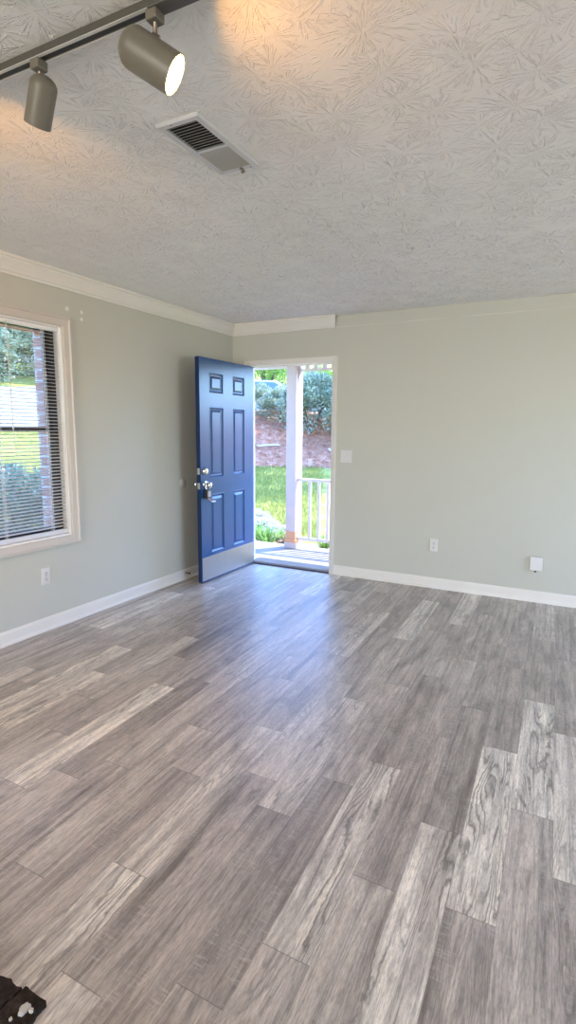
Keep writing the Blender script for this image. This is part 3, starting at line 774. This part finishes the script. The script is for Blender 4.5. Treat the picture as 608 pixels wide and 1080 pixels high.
def build_ground():
    ds_ = [0, .5, 1, 1.5, 2, 2.5, 3, 3.5, 4, 4.5, 5, 5.5, 6, 6.4, 6.7, 7, 7.3, 7.6, 8, 8.4, 8.8, 9.2, 9.6, 10, 10.5, 11, 11.5, 12, 12.6, 13.5, 15, 17, 20, 24, 30, 38, 46]
    par = []
    for k in range(30): par.append((-.25, -9 + 9.26 * k / 30, -1, 0))
    for k in range(41):
        a = PI / 2 * k / 40; par.append((-.25, .26, -math.cos(a), math.sin(a)))
    for k in range(1, 30): par.append((-.25 + 14 * k / 29, .26, 0, 1))
    meshes = {n: MB() for n in ('lawn', 'bank', 'verge')}
    for i in range(len(par) - 1):
        for j in range(len(ds_) - 1):
            q4 = []
            for (ii, jj) in ((i, j), (i + 1, j), (i + 1, j + 1), (i, j + 1)):
                bx, by, nx, ny = par[ii]; d = ds_[jj]
                if jj: d += .22 * mnoise.noise(Vector(((bx + nx * d) * .5, (by + ny * d) * .5, 3)))
                x, y = bx + nx * d, by + ny * d; q4.append((x, y, ground(x, y)))
            if j == 0 and par[i][:2] == par[i + 1][:2]: q4 = [q4[0]] + q4[2:]
            dm = (ds_[j] + ds_[j + 1]) / 2
            mx, my = sum(p[0] for p in q4) / len(q4), sum(p[1] for p in q4) / len(q4); _, w = zone(mx, my)
            if w < .5: key = 'lawn' if 1.9 < dm < 7 or dm > 13 else 'bank'
            else: key = 'lawn' if (2.4 < dm < 9.3 or dm > 11) else ('verge' if dm > 5 else 'bank')
            meshes[key].face(q4)
    for key, nm, mt in (('lawn', 'lawn', 'lawn'), ('bank', 'mulch_ground', 'mulch'), ('verge', 'bare_bank', 'verge')):
        bmesh.ops.remove_doubles(meshes[key].bm, verts=meshes[key].bm.verts, dist=.002)
        struct(meshes[key].build(nm, M[mt], smooth=False))
build_ground()

rng = random.Random(21)
def rv(): return Vector((rng.gauss(0, 1), rng.gauss(0, 1), rng.gauss(0, 1))).normalized()
def leaf(b, p, d, L, W_, up=None):
    d = d.normalized(); s = d.cross(up or rv())
    if s.length < 1e-3: return
    s.normalize(); n = s.cross(d)
    v = [b.bm.verts.new(q) for q in (p, p + d * L * .5 + s * W_ * .5 + n * W_ * .15, p + d * L, p + d * L * .5 - s * W_ * .5 + n * W_ * .15)]
    b.bm.faces.new((v[0], v[1], v[2])); b.bm.faces.new((v[0], v[2], v[3]))
def nofix(b, name, mat, parent): return b.build(name, mat, parent)

# grass blades over the lawn seen from the room
b = MB()
def blades(n, fx):
    for _ in range(n):
        x, y, hgt = fx(); d, w = zone(x, y); z = ground(x, y)
        a = rng.uniform(0, 2 * PI); t = Vector((math.cos(a), math.sin(a), 0)); lean = rv() * hgt * .4
        p = Vector((x, y, z - .01)); tip = p + Vector((lean.x, lean.y, hgt))
        v = [b.bm.verts.new(q) for q in (p - t * .006, p + t * .006, tip)]; b.bm.faces.new(v)
def door_patch():
    while 1:
        y = rng.uniform(1.9, 7.2); k = rng.uniform(-.9, .35); x = -.1 - (y - 1.3) * .5 + k * (1 + y * .22)
        if 2.15 < zone(x, y)[0] < 7: return x, y, rng.uniform(.05, .10)
def win_patch():
    while 1:
        x = -rng.uniform(3, 10); y = -2.4 - x * .75 + rng.uniform(-1.6, 1.0)
        if 3 < zone(x, y)[0] < 9.2: return x, y, rng.uniform(.05, .10)
blades(16000, door_patch); blades(7000, win_patch)
tag(b.build('grass_blades', M['blade']), 'short sunlit grass growing on the lawn outside', 'grass', kind='stuff')
# pine straw and chips
b = MB()
for _ in range(5000):
    while 1:
        y = rng.uniform(5.8, 9.6); x = -.2 - (y - 1.3) * .5 + rng.uniform(-2.2, 1.6)
        if 6.9 < zone(x, y)[0] < 9.6: break
    p = Vector((x, y, ground(x, y) + rng.uniform(.0, .03))); d = rv(); d.z *= .3
    leaf(b, p, d, rng.uniform(.06, .16), rng.uniform(.012, .04), Vector((0, 0, 1)) + rv() * .4)
tag(b.build('pine_straw', M['dryleaf']), 'brown fallen leaves and straw scattered over the mulch bank', 'fallen leaves', kind='stuff')

def shrub_mesh(mat, rx, hgt, n, L, seed):
    """returns a prototype thing at the origin: foliage + stems"""
    t = thing('leafy_shrub', (0, 0, 0), '', ''); b = MB()
    for _ in range(n):
        d = rv(); d.z = abs(d.z) * 1.0 if rng.random() < .8 else d.z
        lump = 1 + .28 * mnoise.noise(d * 2.6 + Vector((seed, 0, 0)))
        r = rng.uniform(.55, 1.0) ** .4 * lump
        p = Vector((d.x * rx * r, d.y * rx * r, hgt * .46 + d.z * hgt * .54 * r))
        if p.z < .04: p.z = rng.uniform(.05, .3)
        leaf(b, p, (d + rv() * .9 + Vector((0, 0, .25))), L * rng.uniform(.7, 1.3), L * .45)
    b.build('foliage', M[mat], t)
    b = MB()
    for k in range(9):
        a = rng.uniform(0, 2 * PI); e = Vector((math.cos(a) * rx * .7, math.sin(a) * rx * .7, hgt * rng.uniform(.55, .85)))
        b.tube([(0, 0, -.05), e * .45 + Vector((0, 0, .05)), e], [.018, .010, .004], 6)
    b.build('stems', M['bark'], t, smooth=True)
    return t
used = set()
def place(proto, x, y, s, rz, label, cat, group, dz=-.02):
    o = proto if proto.name not in used else copy_tree(proto)
    used.add(proto.name)
    o.location = (x, y, ground(x, y) + dz); o.scale = (s[0], s[0], s[1]) if isinstance(s, tuple) else (s, s, s); o.rotation_euler.z = rz
    return tag(o, label, cat, group)
hedge = shrub_mesh('shrub', .82, 1.5, 8500, .095, 1.0)
for i, (x, y, s) in enumerate([(-5.6, 9.5, (.95, .60)), (-4.3, 9.1, (.85, .60)), (-3.1, 8.4, (1.0, 1.0)), (-1.7, 8.4, (1.0, 1.0)), (-7.2, 10.0, (.95, .62)), (-4.9, 10.7, (.8, .55)), (-3.5, 10.1, (1.0, .78)), (-2.0, 10.2, (1.0, .85))]):
    place(hedge, x, y, s, i * 1.3, 'blue-green leafy shrub in the hedge above the mulch bank behind the porch post', 'shrub', 'hedge shrubs beyond the doorway')
wl = shrub_mesh('shrub2', .62, 1.2, 4200, .065, 4.0)
for i, (x, y, s) in enumerate([(-1.55, -1.32, 1.0), (-1.9, -.55, .9), (-1.6, -2.35, 1.0), (-2.6, -.95, .95)]):
    place(wl, x, y, s, i * 2.1, 'pale green shrub growing close outside the side window', 'shrub', 'shrubs under the side window')
for i, (x, y, s) in enumerate([(-10.9, 4.6, 1.0), (-11.2, 5.6, 1.05), (-10.7, 6.6, 1.0), (-12.4, 5.4, 1.2), (-12.2, 7.0, 1.2), (-11.9, 4.0, 1.1)]):
    place(hedge, x, y, s, i * .9, 'blue-green shrub on the rise far outside the side window', 'shrub', 'shrubs on the rise beyond the side window')

# strap-leaved clumps by the porch edge
def clump():
    t = thing('strap_leaf_clump', (0, 0, 0), '', ''); b = MB()
    for k in range(70):
        a = rng.uniform(0, 2 * PI); out = rng.uniform(.05, .22); hg = rng.uniform(.18, .36); w_ = rng.uniform(.008, .014)
        p = [Vector((math.cos(a) * out * f, math.sin(a) * out * f, hg * (1.7 * f - .9 * f * f))) for f in (0, .35, .7, 1.0)]
        s = Vector((-math.sin(a), math.cos(a), 0)); rings = [(q - s * w_ * e, q + s * w_ * e) for q, e in zip(p, (1, 1, .7, .1))]
        V = [[b.bm.verts.new(q) for q in r] for r in rings]
        for r0, r1 in zip(V, V[1:]): b.bm.faces.new((r0[0], r0[1], r1[1], r1[0]))
    b.build('leaves', M['lily'], t); return t
cl = clump()
for i, (x, y, s) in enumerate([(-.62, 1.72, 1.15), (-.40, 1.80, 1.0), (-.84, 1.92, 1.1), (-.50, 1.60, .8), (.30, 1.72, 1.0), (.52, 1.68, .9)]):
    place(cl, x, y, s, i * 1.1, 'bright green strap-leaved clump growing at the porch edge', 'plant', 'strap-leaved clumps along the porch edge')
pm = shrub_mesh('pale', .34, .34, 1500, .04, 6.0)
for i, (x, y, s) in enumerate([(-1.25, 2.6, (.95, .62)), (-.80, 2.45, (.85, .5)), (-1.65, 3.0, (1.0, .65))]):
    place(pm, x, y, s, i * 1.7, 'low pale silvery mound of foliage between the strap-leaved clumps and the lawn', 'plant', 'pale mounds at the lawn edge')
tw = thing('bare_twig_plant', (-.22, 1.62, ground(-.22, 1.62)), 'dark twiggy low plant growing at the foot of the porch post', 'plant')
b = MB()
for k in range(34):
    a = rng.uniform(0, 2 * PI); e = Vector((math.cos(a) * rng.uniform(.05, .2), math.sin(a) * rng.uniform(.04, .14), rng.uniform(.08, .26)))
    o_ = Vector((-.22, 1.62, ground(-.22, 1.62) - .01)); b.tube([o_, o_ + e * .5 + rv() * .02, o_ + e], [.005, .004, .002], 5)
b.build('stems', M['bark'], tw)
b = MB()
for k in range(110):
    p = Vector((-.22 + rng.gauss(0, .09), 1.62 + rng.gauss(0, .06), ground(-.22, 1.62) + rng.uniform(.03, .24))); leaf(b, p, rv(), .045, .02)
b.build('leaves', M['dryleaf'], tw)
for i, (x, y, a, L_) in enumerate([(-3.75, 7.3, .5, .55), (-2.05, 7.6, -.5, .5)]):
    b = MB(); z = ground(x, y); b.tube([(x - math.cos(a) * L_ / 2, y - math.sin(a) * L_ / 2, ground(x - math.cos(a) * L_ / 2, y - math.sin(a) * L_ / 2) + .04), (x, y, z + .06), (x + math.cos(a) * L_ / 2, y + math.sin(a) * L_ / 2, ground(x + math.cos(a) * L_ / 2, y + math.sin(a) * L_ / 2) + .05)], [.03, .028, .018], 7)
    tag(b.build('fallen_stick', M['stick'], org=(x, y, z)), ['pale fallen branch on the mulch between the doorway edge and the post', 'pale fallen branch on the mulch above the porch railing'][i], 'stick')

# trees
def tree_proto(seed):
    t = thing('broadleaf_tree', (0, 0, 0), '', ''); b = MB()
    ends = []
    for k in range(3):
        a = k * 2.1 + seed; p1 = Vector((math.cos(a) * .25, math.sin(a) * .25, 1.4)); p2 = Vector((math.cos(a) * .8, math.sin(a) * .8, 3.6)); p3 = Vector((math.cos(a) * 1.3, math.sin(a) * 1.3, 5.4))
        b.tube([(math.cos(a) * .05, math.sin(a) * .05, -.2), p1, p2, p3], [.14, .10, .07, .02], 8); ends += [p2, p3]
    b.build('trunk', M['bark'], t, smooth=True)
    b = MB()
    for _ in range(5200):
        d = rv(); r = rng.uniform(.3, 1) ** .5 * (1 + .35 * mnoise.noise(d * 2.2 + Vector((seed, 2, 0))))
        p = Vector((d.x * 2.4 * r, d.y * 2.4 * r, 4.3 + d.z * 2.1 * r)); leaf(b, p, d + rv() + Vector((0, 0, -.3)), rng.uniform(.16, .28), .11)
    b.build('crown', M['tree'], t); return t
tp = tree_proto(.7)
for i, (x, y, s) in enumerate([(-9.3, 16.8, .62), (-15.8, 21.5, .7), (-3.2, 19.5, .6)]):
    place(tp, x, y, s, i * 1.7, 'spring green tree with forking dark trunk beyond the hedge', 'tree', 'trees beyond the hedge', -.1)
place(tp, -.2, 9.5, (.72, 1.12), 2.0, 'unseen spring green tree added on the lawn edge to shade the upper lawn', 'tree', None, -.1)  # out of view, added so its crown shades the upper lawn
place(tp, -17.5, 12.0, 1.2, .4, 'spring green tree on the rise outside the side window', 'tree', None, -.1)
# low green growth under the far trees
ug = shrub_mesh('tree', 1.3, 2.4, 3000, .16, 9.0)
for i, (x, y, s) in enumerate([(-12.6, 18.2, .75), (-7.6, 18.9, .7), (-5.4, 17.6, .7), (-10.4, 20.5, .75), (-15.4, 18.2, .7)]):
    place(ug, x, y, s, i * 1.9, 'light green bush at the foot of the far trees', 'shrub', 'bushes at the foot of the far trees')

# parked car behind the hedge
def car(x, y, rz, label):
    t = thing('parked_car', (0, 0, 0), label, 'car')
    prof = [(-2.15, .28), (-2.2, .62), (-2.1, .86), (-1.5, .93), (-.95, 1.38), (-.45, 1.47), (.35, 1.45), (1.05, .98), (1.95, .84), (2.2, .66), (2.2, .28)]
    b = MB(); W_ = .86
    b.loops([[(px, s * (W_ - (.16 if pz > 1.1 else 0)), pz) for px, pz in prof] for s in (-1, 1)]); bo = b.build('body', M['carbody'], t, bevel=.05, seg=3)
    for s in (-1, 1):
        b = MB(); g = [(-1.30, .97), (-.88, 1.33), (-.42, 1.40), (.30, 1.38), (.88, .99)]
        b.loops([[(px, s * (W_ - (.13 if pz > 1.1 else -.004)) + e, pz) for px, pz in g] for e in (0, s * .012)]); b.build('side_window', M['carglass'], t)
        for px in (-1.35, 1.38):
            b = MB(); b.lathe((px, s * .70, .32), (0, s, 0), [(0, .0005), (0, .32), (.19, .32), (.2, .29), (.2, .0005)], 24); w_ = b.build('wheel', M['tyre'], t, smooth=True)
            b = MB(); b.lathe((px, s * .90, .32), (0, s, 0), [(0, .2), (.012, .18), (.014, .0005)], 18); b.build('hub_cap', M['chrome'], w_)
    b = MB(); b.loops([[(.42, -.62, 1.425), (.42, .62, 1.425), (1.0, .78, 1.02), (1.0, -.78, 1.02)], [(.44, -.62, 1.44), (.44, .62, 1.44), (1.03, .78, 1.035), (1.03, -.78, 1.035)]]); b.build('windscreen', M['carglass'], t)
    t.location = (x, y, ground(x, y) - .005); t.rotation_euler.z = rz
car(-7.3, 13.6, .35, 'pale blue car parked behind the hedge outside the doorway')

# far apartment house seen through the blind
hb = thing('apartment_house', (-27, 18, 4.2), 'pink brick house on the rise, seen through the top of the blind', 'building')
hb_z = ground(-27, 18)
hb.location = (-27, 18, hb_z); hb.rotation_euler.z = .9
q = MB(); q.box(-6, 6, -4, 4, -1, 5.4); q.build('walls', M['brick'], hb, org=(0, 0, 0))
q = MB(); q.loops([[(-6.4, -4.5, 5.4), (-6.4, 4.5, 5.4), (-6.4, 0, 7.6)], [(6.4, -4.5, 5.4), (6.4, 4.5, 5.4), (6.4, 0, 7.6)]]); q.build('roof', M['roofing'], hb, org=(0, 0, 0))
for xx in (-4.2, -1.4, 1.4, 4.2):
    for zz in (.9, 3.4):
        q = MB(); q.box(xx - .55, xx + .55, -4.06, -4.0, zz, zz + 1.3); w_ = q.build('house_window', M['jamb'], hb, org=(0, 0, 0))
        q = MB(); q.box(xx - .45, xx + .45, -4.08, -4.06, zz + .1, zz + 1.2); q.build('pane', M['carglass'], w_, org=(0, 0, 0))
